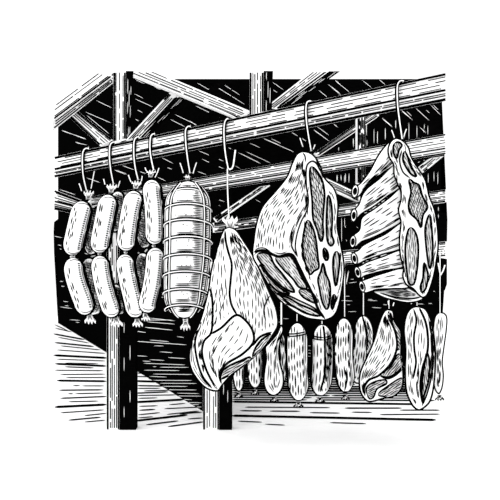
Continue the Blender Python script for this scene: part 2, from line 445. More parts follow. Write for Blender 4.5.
# ============================================================= TIMBER FRAME
def dr(x): return 1/(.2128+(x-53)/394*.1205)
RAILT = .07
timber('hanging_rail', 'long thick pale rail in front, carrying all the large hooks', [(53, 157), (447, 72.6)], [(53, 170.8), (447, 91)], (dr(53), dr(447)),
       u=[(53, 178), (447, 100.8)], t=RAILT, n=4, nu=3, edge=1.75, dash=(12, 40), gap=(4, 16), w=.9)
timber('roof_rafter', 'pale sloping rafter at the upper left corner of the roof', [(54, 101.6), (95, 71.4)], [(53, 121), (113.4, 76)], 4.92, u=[(53, 131), (113.2, 83)], t=.1, n=3, nu=3, cat='rafter', edge=1.8)
timber('roof_rafter', 'long pale rafter sloping down right between the first two upright roof posts', [(155, 71.2), (249.5, 110.8)], [(125, 72), (239, 118.6)], 4.92, n=4, cat='rafter')
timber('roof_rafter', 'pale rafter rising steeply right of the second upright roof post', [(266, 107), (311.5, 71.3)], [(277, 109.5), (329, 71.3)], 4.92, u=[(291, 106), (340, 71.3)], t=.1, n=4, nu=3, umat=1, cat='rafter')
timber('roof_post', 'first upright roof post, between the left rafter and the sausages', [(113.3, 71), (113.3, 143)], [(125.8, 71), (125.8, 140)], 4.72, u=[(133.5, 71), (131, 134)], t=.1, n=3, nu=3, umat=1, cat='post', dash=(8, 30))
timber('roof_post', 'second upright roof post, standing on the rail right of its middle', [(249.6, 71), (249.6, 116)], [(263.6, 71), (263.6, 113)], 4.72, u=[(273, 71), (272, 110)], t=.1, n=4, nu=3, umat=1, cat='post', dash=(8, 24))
timber('brace', 'short brace running down right from the left rafter to the first roof post', [(73, 107), (113, 140)], [(64.5, 113), (100, 146)], 5.04, n=4, cat='brace')
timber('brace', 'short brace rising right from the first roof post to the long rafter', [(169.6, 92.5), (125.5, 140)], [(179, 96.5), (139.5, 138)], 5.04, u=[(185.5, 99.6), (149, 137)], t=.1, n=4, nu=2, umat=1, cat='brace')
timber('back_beam', 'long pale beam behind and below the front rail, crossing the whole shed', [(90, 196.8), (447, 133.4)], [(90, 206), (447, 149)], 4.56, u=[(90, 210), (447, 154)], n=4, nu=1, t=.08, edge=1.2, w=.85)
timber('back_beam', 'thinner back beam below the long one, starting at the left ham tied top', [(212.5, 223), (447, 189.2)], [(213, 232.4), (447, 202)], 4.66, n=5, t=.08, edge=1.2, dash=(8, 26))
timber('back_beam', 'lowest back beam, seen only as stubs beside the rib rack', [(238, 260), (447, 241.5)], [(238, 274), (447, 256)], 4.5, n=5, t=.07, edge=1.2, dash=(4, 16))
timber('back_beam', 'short beam at the left edge running behind the first sausage string', [(53, 189.5), (84, 201.3)], [(53, 202), (84, 209.9)], 4.66, u=[(53, 209.5), (84, 216)], n=4, nu=3, t=.08)
timber('brace', 'thin brace rising right behind the narrow grey upright, above the peaked ham', [(314.6, 152.6), (376, 109.5)], [(318.4, 155.8), (379, 115.5)], 4.74, n=2, cat='brace', w=.8, edge=1.1)
timber('upright', 'narrow grey upright behind the long back beam, left of the rib rack', [(357.5, 117), (357.5, 183)], [(365.5, 115), (365.5, 183)], 4.645, n=5, cat='post', w=.9, edge=1.1, dash=(6, 18))
timber('brace', 'thin brace rising right just above the tied top of the left ham', [(213, 218.4), (259.5, 186.6)], [(216, 222.4), (270, 185)], 4.645, n=3, cat='brace', w=.8, edge=1.1, dash=(6, 20))
timber('brace', 'thin brace running down right between the peaked ham and the rib rack', [(326, 178), (360, 194)], [(333, 190), (360, 202)], 4.645, n=4, cat='brace', w=.8, edge=1.1)
timber('brace', 'short brace between the two upper back beams at the right edge', [(419.5, 167), (431, 158)], [(424.4, 172), (444, 156)], 4.645, n=3, cat='brace', w=.8, edge=1.1, dash=(6, 20))
PD = fl(430)
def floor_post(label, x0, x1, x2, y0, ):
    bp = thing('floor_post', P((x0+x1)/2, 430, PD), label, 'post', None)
    for nm, xa, xb, m, dk in (('front_plank', x0, x1, WOOD, 0), ('side_shade', x1, x2, WALLM, 1)):  # second part is the post's shaded side, painted black
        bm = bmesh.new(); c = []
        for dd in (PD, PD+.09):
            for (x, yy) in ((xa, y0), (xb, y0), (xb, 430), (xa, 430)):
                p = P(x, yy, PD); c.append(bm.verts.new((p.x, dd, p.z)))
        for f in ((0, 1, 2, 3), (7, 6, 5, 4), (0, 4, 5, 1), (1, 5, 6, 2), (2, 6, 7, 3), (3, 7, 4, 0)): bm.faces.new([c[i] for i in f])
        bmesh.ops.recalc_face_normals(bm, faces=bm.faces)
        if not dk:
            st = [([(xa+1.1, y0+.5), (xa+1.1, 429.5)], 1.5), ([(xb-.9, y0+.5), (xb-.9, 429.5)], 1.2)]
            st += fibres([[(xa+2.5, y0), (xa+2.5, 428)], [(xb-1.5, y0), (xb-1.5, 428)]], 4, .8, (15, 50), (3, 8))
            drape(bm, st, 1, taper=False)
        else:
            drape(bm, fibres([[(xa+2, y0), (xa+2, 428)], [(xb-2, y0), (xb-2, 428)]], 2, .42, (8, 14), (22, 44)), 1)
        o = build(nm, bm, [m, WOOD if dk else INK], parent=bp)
        o['label'] = 'side of the post painted black as shade' if dk else 'pale front plank with long grain'
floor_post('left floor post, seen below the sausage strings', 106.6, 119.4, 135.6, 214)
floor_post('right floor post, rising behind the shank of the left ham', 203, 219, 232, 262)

# ============================================================= HOOKS, CORDS, TIES
def hook(label, pts, x, dm, group='meat hooks on the front rail', barb=None):
    """wire over the rail at x, ending at distance dm"""
    dx = dr(x)
    def df(u, xx):
        q = dr(xx)
        if u < .06: return q+RAILT*(1-u/.06)*.6-.014
        return q-.016+(dm-q+.016)*max(0, (u-.5)/.5)
    t = thing('meat_hook', P(pts[-1][0], pts[-1][1], dm), label, 'hook', group)
    tube('hook_wire', pts, dx, 2.05, parent=t, m=METAL, w=1.5, caps=False, dfun=df, seg=16)
    if barb:
        for b in barb:
            tube('barb', b, dm, .75, parent=t, m=METAL, w=0, caps=False, seg=8)
    return t
def tuft(parent, cx, cy, w, h, d, up=True, name='casing_end', lean=0, ink=.4):
    s = -1 if up else 1
    pts = [(-.22, 0), (-.30, .35), (-.52, .62), (-.48, .9), (-.3, .66), (-.16, 1.0), (-.02, .68), (.14, 1.0), (.26, .66), (.47, .92), (.52, .6), (.32, .32), (.22, 0)]
    o = [(cx+p[0]*w+lean*p[1], cy+s*p[1]*h) for p in pts]
    st = [([(cx-.05*w, cy+s*h*.1), (cx-.2*w+lean*.6, cy+s*h*.6)], .6), ([(cx+.06*w, cy+s*h*.1), (cx+.2*w+lean*.6, cy+s*h*.6)], .6), ([(cx, cy), (cx+lean*.5, cy+s*h*.5)], .5)]
    return relief(name, o, d, 1.6, 2.5, st, parent=parent, m=CASE, w=ink, grid=2, smooth=False)
def knot(parent, x, y, d, r=2.0, name='knot'):
    bm = bmesh.new(); bmesh.ops.create_uvsphere(bm, u_segments=12, v_segments=8, radius=r*d/F)
    for v in bm.verts: v.co = v.co*(1+.12*math.sin(v.co.x*900)*math.cos(v.co.z*700))
    for v in bm.verts: v.co.z *= .85
    bmesh.ops.translate(bm, verts=bm.verts, vec=P(x, y, d-r*.4*d/F))
    st = [([(x-r*.7, y-r*.3), (x, y-r*.1), (x+r*.7, y-r*.4)], .6), ([(x-r*.6, y+r*.4), (x, y+r*.5), (x+r*.6, y+r*.2)], .6)]
    for a in range(12):
        pass
    ang = [(x+(r-.4)*math.cos(q), y+(r*.85-.4)*math.sin(q)) for q in np.linspace(0, 2*math.pi, 20)]
    st.append((ang, 1.15))
    drape(bm, st, 1, taper=False)
    return build(name, bm, [CASE, INK], parent=parent)
def ticks(parent, rows, d, name='twine_end', r=.5):
    for q in rows: tube(name, q, d, r, parent=parent, m=METAL, w=0, caps=False, seg=8)

# ============================================================= SAUSAGE STRINGS
def link_strokes(sp, r, dense=False):
    L = length(catmull(sp, 1.5)); st = []
    cs = catmull(sp, 1.5)
    off = lambda o, a, b: [along(cs, u, o) for u in np.linspace(a, b, 16)]
    if dense:
        for o in np.arange(-.75, .8, .21): st += dashes(off(o*r, .06, .94), .8, (6, 20), (1, 3))
        st += hatch([along(cs, u, -.8*r) for u in np.linspace(.08, .92, 10)]+[along(cs, u, .8*r) for u in np.linspace(.92, .08, 10)], 20, 2.4, .6)
        return st
    n = int(L/2.8)
    for i in range(n):                                   # stitched seam
        u = .12+.78*i/n; a = along(cs, u, .34*r); b = along(cs, u+.006, .34*r+2.5)
        st.append(([a, (np.array(a)+b)/2, b], 1.15))
    for o, w in ((.69, .6), (.82, .7)): st += dashes(off(o*r, .1, .92), w, (12, 34), (.8, 3))  # right-hand lines draw side shading onto the link
    for o in (-.56, -.76): st += dashes(off(o*r, .12, .9), .9, (3.5, 9), (4, 10))
    st += dashes(off(-.4*r, .25, .8), .9, (2, 5), (10, 20))
    # rounded lines at the ends
    for u0, sg in ((.055, 1), (.945, -1)):
        for kk in (0, 1):
            st.append(([along(cs, u0+sg*(.012*kk+.035*abs(t)**2.2), t*r*.62) for t in np.linspace(-1, 1, 9)], .55)) if kk == 0 else None
    return [s for s in st if s]
strings = [
 ('first from the left, hanging lowest at the left edge', 72, [(83.5, 200), (81.3, 210), (78.2, 222), (75, 236), (72.8, 247), (73, 256.5)], 10.4, [(73, 256), (73.5, 266), (75, 276), (79.3, 290), (84, 303), (86, 315.5)], 10, (88, 199.5, 10, 9.5), (89.5, 314.5, 11, 10), (72.6, 256.5),
   [(88.5, 148.5), (85.5, 148.7), (83.3, 152), (82.6, 162), (83.6, 176), (86.8, 190.5)], [[(79, 183.5), (80.4, 187), (81.6, 191)], [(94.3, 171), (92.6, 180), (91, 188.5)]]),
 ('second from the left, between the leftmost and the third', 100, [(108, 193.3), (107.2, 203), (104, 220), (101, 235), (99.4, 246), (99.6, 254)], 9.9, [(99.6, 254), (100, 264), (102.6, 281), (107, 297), (111, 309), (112.6, 318)], 9.4, (111, 192.5, 10, 9), (116, 317.5, 12, 10), (99.5, 254),
   [(115, 142.3), (112.2, 142.6), (110.2, 146), (109.7, 156), (111, 170), (113.6, 183.5)], [[(103.6, 179), (105, 184.5)], [(120, 181), (117.8, 187.5)]]),
 ('third from the left, touching the tallest at its foot', 128, [(134.3, 189.6), (132.8, 199), (130, 211), (127.6, 226), (125.8, 240), (125.6, 252)], 9.6, [(125.4, 252.5), (125.8, 264), (128.8, 281), (132.6, 297), (135, 308), (135, 318.5)], 9.3, (135.7, 188.8, 9.5, 8.5), (137, 318.5, 10, 9), (125.6, 252.3),
   [(138.8, 137), (136.2, 137.6), (134.4, 141), (134, 154), (135.5, 168), (138.2, 179.5)], [[(128.4, 175), (129.8, 179), (131, 182)], [(142.2, 176), (141.4, 181)]]),
 ('fourth and highest hung, next to the netted roll', 152, [(150.8, 178.5), (151.3, 190), (153, 205), (154, 222), (153.8, 236), (153, 245.5)], 9.5, [(154.2, 246), (154.8, 258), (153.6, 272), (151, 288), (147.6, 302), (146, 313.5)], 9.4, (150.4, 177.2, 9, 7.5), (145, 313, 8.5, 8.5), (153.6, 246),
   [(154.8, 134), (152.2, 134.6), (150.6, 138), (150.2, 150), (151.6, 160), (153.8, 170)], [[(145, 167.5), (146.4, 171)], [(159, 168), (157.2, 173), (155, 177.5)]]),
]
for i, (lab, xc, up, ru, lo, rl, tf, te, kn, hk, tw) in enumerate(strings):
    d = dr(xc)-.03-(.05 if i == 3 else 0)
    up = [(x+1.1, y+.3) for x, y in up]; lo = [(x+(.9 if i != 2 else .2), y+.3) for x, y in lo]
    t = thing('sausage_string', P(lo[-1][0], lo[-1][1], d), 'string of two plump stitched sausages, '+lab, 'sausages', 'strings of front sausages')
    tube('sausage_link', up, d, ru+.55, link_strokes(up, ru), t, seg=28, w=1.1, cap=ru*1.35)
    tube('sausage_link', lo, d, rl+.55, link_strokes(lo, rl), t, seg=28, w=1.1, cap=rl*1.35)
    tuft(t, tf[0], tf[1], tf[2], tf[3], d-.01, True, 'casing_tip', lean=1)
    tuft(t, te[0], te[1], te[2], te[3], d, False, 'casing_tail', lean=1)
    knot(t, kn[0], kn[1], d-.01, 2.5 if i == 0 else 1.8)
    ticks(t, tw, d)
    hook('bent wire hook holding the sausage string '+lab.split(',')[0].split(' and')[0], hk, xc, d)
backs = [
 ('behind the gap between the first and second strings', [(92.4, 198), (93.5, 213), (89.5, 234), (91, 246), (95, 255)], 6.5, [(91, 257), (89, 275), (91.5, 294), (97, 316)], 7.0),
 ('behind the gap between the second and third strings', [(118, 190.5), (118.3, 204), (115.6, 220), (114.6, 233)], 6.6, [(115.5, 283), (117, 296), (121, 316)], 6.0),
 ('behind the gap between the third and fourth strings', [(141, 200), (141.5, 215), (142, 232), (147, 249)], 6.2, [(144.8, 252), (141.5, 265), (139.6, 278), (140.4, 294)], 6.2),
]
for i, (lab, up, ru, lo, rl) in enumerate(backs):
    d = dr(up[0][0])+.22
    t = thing('sausage_string', P(lo[-1][0], lo[-1][1], d), 'dark hatched sausages half hidden '+lab, 'sausages', 'strings of rear sausages')
    tube('sausage_link', up, d, ru, link_strokes(up, ru, True), t, seg=20, w=1.1)
    tube('sausage_link', lo, d, rl, link_strokes(lo, rl, True), t, seg=20, w=1.1)
    tube('link_twine', [up[-1], ((up[-1][0]+lo[0][0])/2, (up[-1][1]+lo[0][1])/2), lo[0]], d+.01, .8, parent=t, m=CASE, w=0, caps=False, seg=8)

# ============================================================= NETTED ROLL
d = dr(188)+.0
rp = lambda u: np.interp(u, [0, .12, .25, .6, .85, 1], [17, 21.5, 23, 22.6, 20, 18.5])
sp = [(188.4, 180), (188.2, 200), (188, 225), (187.3, 258), (185, 295), (184.6, 319)]
t = thing('netted_roll', P(184.6, 319, d), 'fat netted meat roll hanging between the sausages and the left ham', 'meat roll')
st = []
ringy = [189.5, 204.5, 220, 236.5, 253.6, 270.5, 287.8, 303.5]
cs = catmull(sp, 2)
def cx_at(y): a = np.array(cs); return np.interp(y, a[:, 1], a[:, 0])
def rr_at(y):
    u = (y-180)/139; r = rp(u); e = min(y-180, 319-y); k = min(1, max(0, e/24)); return r*math.sqrt(max(0, 1-(1-k)**2))
for a, b in zip([183]+ringy, ringy+[314]):
    y = a+2.2
    while y < b-1.5:
        c = cx_at(y); r = rr_at(y)
        if a > 300: st.append(([(c-r*.35, y), (c+r*.5, y)], .75))
        else:
            st.append(([(c+r*.18+random.uniform(0, 3), y), (c+r*.62, y+.6)], .75))  # fine lines shade the right part of each net cell
            st.append(([(c+r*.72, y+.6), (c+r*.9, y+1.5)], .85))
        y += 1.75
    for k in range(2): st.append(([(cx_at(b)-r*.5, b-2.4-k*1.6), (cx_at(b)+r*.3, b-2.6-k*1.6)], .9-.3*k))
    for k in range(5):
        x = random.uniform(cx_at(b)-13, cx_at(b)+5); yy = random.uniform(a+3, b-4); st.append(([(x, yy), (x+.9, yy+.5)], .9))
    for k in range(2):
        x = cx_at(b)-rr_at((a+b)/2)*.85; st.append(([(x+k*2, a+6), (x+k*2-.3, b-1)], .6))
body = tube('roll_body', sp, d, rp, st, t, m=MEAT, seg=40, w=1.3, cap=24)
# net cords lie on the body: follow it in the round
def cord3(pts3, r, name='net_cord'):
    bm = bmesh.new(); rings = []
    n = len(pts3)
    for i, p in enumerate(pts3):
        tg = (pts3[min(i+1, n-1)]-pts3[max(i-1, 0)]).normalized()
        out = (CAM-p).normalized(); sd = tg.cross(out).normalized(); out = sd.cross(tg).normalized()
        b = math.acos(.24)
        rings.append([bm.verts.new(p+(sd*math.cos(a)+out*math.sin(a))*r) for a in (0, b, math.pi/2, math.pi-b, math.pi, math.pi*1.25, math.pi*1.75)])
    for i in range(n-1):
        for j in range(7):
            f = bm.faces.new([rings[i][j], rings[i][(j+1) % 7], rings[i+1][(j+1) % 7], rings[i+1][j]]); f.material_index = 1 if j in (0, 3, 4, 6) else 0
    bm.faces.new(rings[0]); bm.faces.new(rings[-1])
    bmesh.ops.recalc_face_normals(bm, faces=bm.faces)
    return build(name, bm, [CASE, INK], parent=t)
px = d/F
def on_body(y, ang, tilt=0):
    c = cx_at(y); r = (rr_at(y)+1.0)
    yy = y+tilt*(1-abs(math.sin(ang)) if math.sin(ang) > 0 else 1)
    p = P(c+r*math.cos(ang), yy, d); p.y = d-r*math.sin(ang)*px; return p
for y in ringy:
    cord3([on_body(y, a, 6.5 if y > 186 else 4) for a in np.linspace(-.5, math.pi+.5, 30)], 1.9*px)
for x0 in (-.69, .72):
    ys = np.linspace(184, 316.5, 46)
    cord3([on_body(y, math.acos(max(-.95, min(.95, x0)))) for y in ys], 1.9*px)
for x0 in (-.93, .95):
    cord3([on_body(y, math.acos(x0)) for y in np.linspace(188, 312, 40)], 1.2*px)
tuft(t, 187.5, 180.5, 8, 6, d-.01, True, 'tied_tip')
knot(t, 185.5, 319.5, d, 2.6)
tuft(t, 185.5, 320, 10, 11, d, False, 'tied_tail')
ticks(t, [[(180, 163), (181.8, 168), (183.2, 173)], [(196.5, 162.5), (194.6, 168), (193, 173.5)]], d)
hook('bent wire hook holding the netted meat roll', [(190.5, 126.6), (187.4, 126.8), (185.6, 131), (185.8, 142), (187.6, 158), (190, 173)], 188, d)

# ============================================================= LEFT HAM
d = dr(230)-.05
t = thing('ham', P(215, 391, d), 'pale folded leg of ham in front, its shank reaching down over the right floor post', 'ham', 'large cuts on the front rail')
o1 = [(229, 226.5), (223, 229.5), (216, 249), (210.4, 271), (208, 288), (204.5, 303), (199.3, 321), (192, 338), (188.4, 355), (190.4, 369), (198, 381.5), (207, 389.4), (218, 391.6), (222.5, 386), (231, 376.5),
      (242, 368), (253, 359), (266, 346), (273.6, 335), (278.6, 325), (277, 309), (271, 294), (265.6, 282), (254.6, 257), (244, 240), (236.5, 229.5)]
c1 = [(225, 230.5), (225.6, 240), (228, 251), (231.6, 264), (230.6, 280), (229.6, 294), (231.6, 305), (237, 315)]
c2 = [(208.6, 282), (212, 298), (212.5, 317), (210.7, 333.5), (204, 341), (202, 353), (206, 369), (213.5, 384), (218, 390)]
c3 = [(211, 334), (221, 328), (236.5, 315), (247, 322), (253.4, 333), (253, 343), (242, 354.5), (227, 363.6), (219.6, 373), (221.4, 384)]
c4 = [(252.6, 346), (260, 337), (272, 332)]
c5 = [(201.4, 322), (195.2, 340), (196.6, 358), (202.4, 376), (212, 388.5)]
c6 = [(273, 292), (267, 300), (264, 312), (266, 322)]
st = line(*c1, w=1.7)+line(*c2, w=1.7)+line(*c3, w=1.8)+line(*c4, w=1.7)+line(*c5, w=1.6)+line((270, 295), (265, 305), (264, 313), (266, 321), w=1.1)
st += fibres([[(221.5, 235), (214, 260), (210.8, 280), (207, 303), (202, 322)], [(224, 234), (224, 255), (227, 275), (226, 300), (214, 328)]], 4, .75, (5, 12), (3, 7))
st += fibres([[(213.5, 290), (215, 310), (213.5, 328)], [(228, 285), (229, 305), (231, 313)]], 4, .8, (5, 11), (3, 6))
st += fibres([[(228.5, 232), (232, 255), (235, 275), (233, 295), (240, 313)], [(232, 232), (244, 262), (255, 290), (256, 315), (255, 335)], [(236, 233), (252, 258), (266, 288), (273, 310), (275, 325)]], 11, .85, (5, 11), (3, 6.5))
st += fibres([[(215, 338), (209, 350), (209.5, 363), (214, 374)], [(236, 319), (222, 338), (213, 356), (217, 378)], [(251, 332), (248, 346), (230, 358), (222, 366)]], 7, .8, (5, 10), (3, 6))
st += fibres([[(200, 326), (191.5, 345), (191.5, 365), (201, 381), (209, 387)], [(202, 324), (194, 345), (194.6, 362), (203, 379), (209, 386)]], 2, .6, (10, 25), (2, 4))
st += fibres([[(209, 306), (200, 330), (198, 352), (204, 374)], [(211, 308), (208, 328), (200.5, 348), (204, 368)]], 3, .75, (5, 11), (3, 6))
s1 = [(221, 379), (222.5, 371), (229, 366), (240, 361), (250.5, 357), (249, 361), (240, 367), (229, 375)]
s2 = [(252.5, 358), (255.5, 348), (262, 339.5), (271.5, 334), (267, 342), (259, 352)]
pat = [s1, s2]
for s, an in ((s1, -30), (s2, -48)): st += loop(s, 1.5)+hatch(s, an, 1.9, .8)
relief('ham_body', o1, d, 26, 26, st, parent=t, w=1.3, patches=pat)
tuft(t, 230, 228.5, 15, 13, d-.012, True, 'tied_tip')
cord = tube('hanging_cord', [(227.4, 168), (227.6, 190), (229, 218)], d, .95, parent=t, m=METAL, w=.35, caps=False, seg=12)
hook('long wire hook with an upturned barb holding the left ham', [(228.4, 118.6), (225.8, 120), (224.2, 126), (224.2, 140), (225.6, 155), (228.2, 168.6)], 227, d,
     barb=[[(228.2, 168.2), (230.4, 169.6), (232.8, 167), (234, 160), (235.4, 150)]])

# ============================================================= PEAKED HAM
d = dr(300)-.03
t = thing('ham', P(325, 321, d), 'big peaked ham with its cut marbled face turned to the right', 'ham', 'large cuts on the front rail')
body = [(303, 150.6), (296.5, 153.6), (291.5, 163), (286.4, 176), (275, 190.6), (262, 206), (256, 222), (253, 240), (252, 256.5), (258.5, 269), (273, 293.5), (288.4, 308.5), (306, 318.5), (322, 321), (325, 321), (333, 317.5), (338, 310.5), (342.6, 290), (345, 267),
        (341.5, 244), (338, 226), (338.8, 203), (335, 188.6), (325, 177), (320.8, 165), (313, 153.8)]
m1 = [(311.4, 166.4), (316, 170), (322.3, 180.6), (324.6, 194), (323.5, 210), (322.8, 224), (323.4, 234), (321.6, 241.6), (319.6, 239), (317.6, 230.6), (313.2, 219), (312.2, 200), (310.5, 184), (309.8, 172)]
m2 = [(328.2, 194.6), (331, 202), (332.3, 218), (331.8, 235), (334, 242), (331, 246), (327.6, 241), (326.6, 225), (327, 208)]
m3 = [(307.6, 220), (312, 226), (315.6, 238), (318, 258), (318.6, 268), (314, 271), (310, 274.6), (305, 262), (302.7, 250), (303.4, 235)]
m7 = [(324, 247.4), (327.4, 252), (328.2, 258), (326.4, 260.6), (323.8, 256)]
m4 = [(336.6, 251), (339.6, 258), (338.6, 272), (336, 286), (333.6, 274), (333.4, 258)]
m5 = [(323, 262.6), (326, 274), (329.8, 284), (330, 298), (327, 309.4), (322.5, 302.6), (319.4, 288), (318, 279), (321, 271)]
m6 = [(334, 294), (336, 298), (334.4, 304), (332.4, 309.6), (331.4, 304)]
f1 = [(275.5, 258), (283, 256.6), (290, 256), (295, 262), (299.6, 273), (307, 288), (299, 287), (293, 279), (284, 270)]
f2 = [(257, 255), (264, 252.6), (269.6, 255), (274, 264), (284, 276), (294.6, 292), (284, 288), (270, 276), (261.5, 264)]
f3 = [(299, 290), (307, 289.4), (314, 295), (317, 303), (309, 300.6), (302, 296)]
f4 = [(276, 294.6), (288.4, 298), (299, 304), (312, 309.6), (321, 315.4), (310, 314.6), (294, 307), (283, 301.6)]
f5 = [(259.5, 264), (268, 276), (280, 288), (290, 294), (279, 292), (270, 284), (263, 274)]
st = []
for m, a, s_ in ((m1, 78, 1.9), (m2, 88, 1.9), (m3, 76, 1.8), (m4, 84, 1.9), (m5, 78, 1.8), (f1, 52, 1.9), (f2, 48, 1.9), (f3, 35, 1.8), (f4, 28, 2), (f5, 45, 1.9)):
    st += loop(m, 1.6)+hatch(m, a, s_+.2, .62, (4, 14), (.8, 2.5))
for m in (m1, m3): st += hatch(m, 55, 3.2, .5)
st += loop(m6, 1.6)+loop(m7, 1.8)+hatch(m7, 80, 1.2, 1)+hatch(m6, 80, 1.2, 1)
# rim of the cut face and hem of the skin
st += line((306, 185), (306, 172), (307.4, 164.6), (312.4, 161), (317, 164), (320, 171), w=1.3)
st += line((306, 172), (306.6, 188), (308.4, 199), (307, 210), (301, 222), (296.6, 236), (295.4, 248), (297.6, 256), w=1.1)
st += line((292, 230), (291.6, 246), (294, 251), (297.8, 257), w=1.2)
st += line((302, 152), (305, 156), (305.4, 162), w=1.2)
st += line((252.4, 256.4), (255, 252.6), (259.5, 250.6), (266, 250.8), (273, 254.6), (279, 256.6), (288, 254), (293, 255.4), (298, 264.6), (304.6, 278), (312.4, 294), (318.6, 310), (325, 319), w=2.1)
st += line((253.6, 252.5), (257.4, 248.6), (264, 248), (270, 251), w=.8)+line((274, 252.4), (281, 253.6), (287, 251.4), w=.8)
st += line((259, 269), (270, 287), (284, 299), (302, 312), (318, 317), w=1.1)+line((274, 293), (288, 295.6), (300, 301), (314, 308), (320, 314), w=1.3)
st += fibres([[(299.5, 156), (293.5, 170), (283, 187), (265, 206), (258.5, 222), (255, 248)], [(303.5, 158), (300, 175), (291, 193), (277, 212), (270, 230), (267, 246)], [(304.6, 168), (305, 190), (300, 207), (288, 224), (284, 240), (284, 251)]], 11, .85, (5, 11), (3.5, 8))
st += fibres([[(304, 190), (304.5, 204), (297, 218), (290, 234), (289, 248)], [(307, 194), (307, 207), (299.5, 220), (294, 236), (293.4, 248)]], 3, .75, (8, 20), (2, 4))
st += fibres([[(308.4, 170), (308.6, 190), (310.4, 210), (305, 222), (300, 240), (303, 264), (315, 290), (322, 312)], [(310.4, 220), (306, 224), (301.5, 238), (303.6, 262), (312, 280), (320, 306)]], 2, .7, (3, 8), (4, 10))
st += fibres([[(327, 183), (335, 200), (335.5, 225), (340.4, 250), (342.4, 268), (340, 290), (334.5, 311)], [(325.6, 186), (334, 204), (334.4, 228), (339, 248), (341.4, 268), (339, 288), (331, 314)]], 2, .7, (3, 8), (4, 10))
st += fibres([[(315, 158), (318.6, 166), (322.6, 178)], [(318, 161), (320, 168), (323.8, 177)]], 3, .7, (4, 9), (1, 3))
relief('ham_body', body, d, 24, 26, st, parent=t, w=1.3, patches=[m1, m2, m3, m4, m5, m6, m7, f1, f2, f3, f4, f5])
ticks(t, [[(300, 138), (301.6, 143), (303, 147)], [(315, 144.6), (313.2, 149.4)]], d)
hook('bent wire hook holding the big peaked ham', [(311, 101.3), (307.6, 101.6), (306, 106), (306, 118), (308, 134), (311, 151)], 307, d)

# ============================================================= RIB RACK
d = dr(398)-.02
t = thing('rib_rack', P(408, 302, d), 'rack of ribs with six hollow bone ends pointing left', 'ribs', 'large cuts on the front rail')
lens = [(371, 291), (385, 289), (405, 286), (418, 292), (427, 295), (421, 301), (408, 303.4), (396, 301.4), (383, 298)]
relief('lower_flap', lens, d+.03, 8, 8, line((380, 293), (395, 297), (412, 298.6), (421, 297), w=1.2)+hatch([(384, 292), (405, 289), (418, 295), (408, 297), (394, 296)], 6, 1.6, .9)+line((384, 294.6), (398, 299), (412, 300.4), w=.7), parent=t, w=1.2,
       patches=[[(384, 292), (405, 290), (416, 295), (406, 297), (394, 295.6)]])
ribs = [
 [(353.5, 184.6), (358, 184.2), (364, 177.6), (370, 169), (376, 157.6), (382, 148.6), (390, 141), (394, 150), (397, 163), (384, 173), (374, 181.5), (366, 188), (360, 196.4), (355, 197.6)],
 [(361.5, 194.6), (367, 187.4), (378, 178.6), (396, 162.6), (401, 172), (402, 186.4), (388, 197), (374, 207.4), (362, 214.6), (355, 221.6), (354, 209.6), (358, 204)],
 [(361, 217.6), (374, 208), (388, 197.6), (402, 186.6), (404, 204), (404, 220), (385, 232.6), (371, 239.2), (362, 242.6), (355, 248), (352.6, 235.4), (358.6, 229.6)],
 [(361.6, 245.4), (371, 240), (385, 233.2), (404, 220.6), (404, 236), (403, 248.2), (382, 255.4), (367, 260.6), (357, 264.6), (353.6, 252), (358, 249.4)],
 [(360, 265), (367, 261.2), (382, 256), (403, 248.8), (404, 258), (405, 267), (383, 271.8), (366, 276.4), (359.6, 279), (355.6, 266.6)],
 [(364, 279), (383, 272.4), (405, 267.6), (407, 278), (409, 288), (392, 289.6), (377, 290.4), (364, 293.4), (359.4, 281)],
]
ends = [(355, 191.2, 3.6, 6.4, 8), (353.8, 215.4, 3.4, 6.4, 5), (352.8, 241.6, 3.3, 6, 5), (354.4, 258.6, 3.2, 5.8, -12), (357.6, 272.5, 3.2, 5.8, -15), (362, 286.6, 3.1, 5.6, -15)]
g = [([(362, 183), (380, 166), (391, 150)], [(362, 192), (378, 177), (394, 163)]), ([(364, 196), (380, 182), (398, 168)], [(362, 212), (378, 202), (400, 186)]),
     ([(362, 222), (378, 209), (402, 192)], [(362, 240), (380, 232), (402, 219)]), ([(362, 249), (380, 239), (402, 226)], [(360, 262), (380, 254), (402, 246)]),
     ([(362, 266), (382, 259), (403, 252)], [(362, 276), (382, 270), (404, 265)]), ([(366, 280), (384, 275), (405, 270)], [(366, 290), (384, 288.6), (406, 286)])]
for i in range(6):
    st = fibres(g[i], 5 if i in (1, 2) else 3, .85, (5, 14), (4, 10))
    b = g[i][1]
    for k in (1.6, 3.2): st += dashes([(x, y-k) for x, y in catmull(b, 2)], .8, (10, 26), (3, 8))
    rb = relief('rib', ribs[i], d, 7, 7, st, parent=t, w=1.25)
    cx, cy, rx, ry, an = ends[i]; a = math.radians(an)
    def ell(k, n=26): return [(cx+rx*k*math.cos(q)*math.cos(a)-ry*k*math.sin(q)*math.sin(a), cy+rx*k*math.cos(q)*math.sin(a)+ry*k*math.sin(q)*math.cos(a)) for q in np.linspace(0, 2*math.pi, n, endpoint=False)]
    bm, _ = relief_bm(ell(1.12), d-.028, 3, 3, w=1.0, grid=2, smooth=False)
    bvh = BVHTree.FromBMesh(bm)
    # dark marrow hollow
    c0 = P(cx, cy, d-.028-3.3*d/F); vs = [bm.verts.new(P(x, y, c0.y)) for x, y in ell(.60)]
    f = bm.faces.new(vs); f.material_index = 1
    be = build('bone_end', bm, [MEAT, INK], parent=t); be.parent = rb
    be['label'] = 'round hollow bone end'
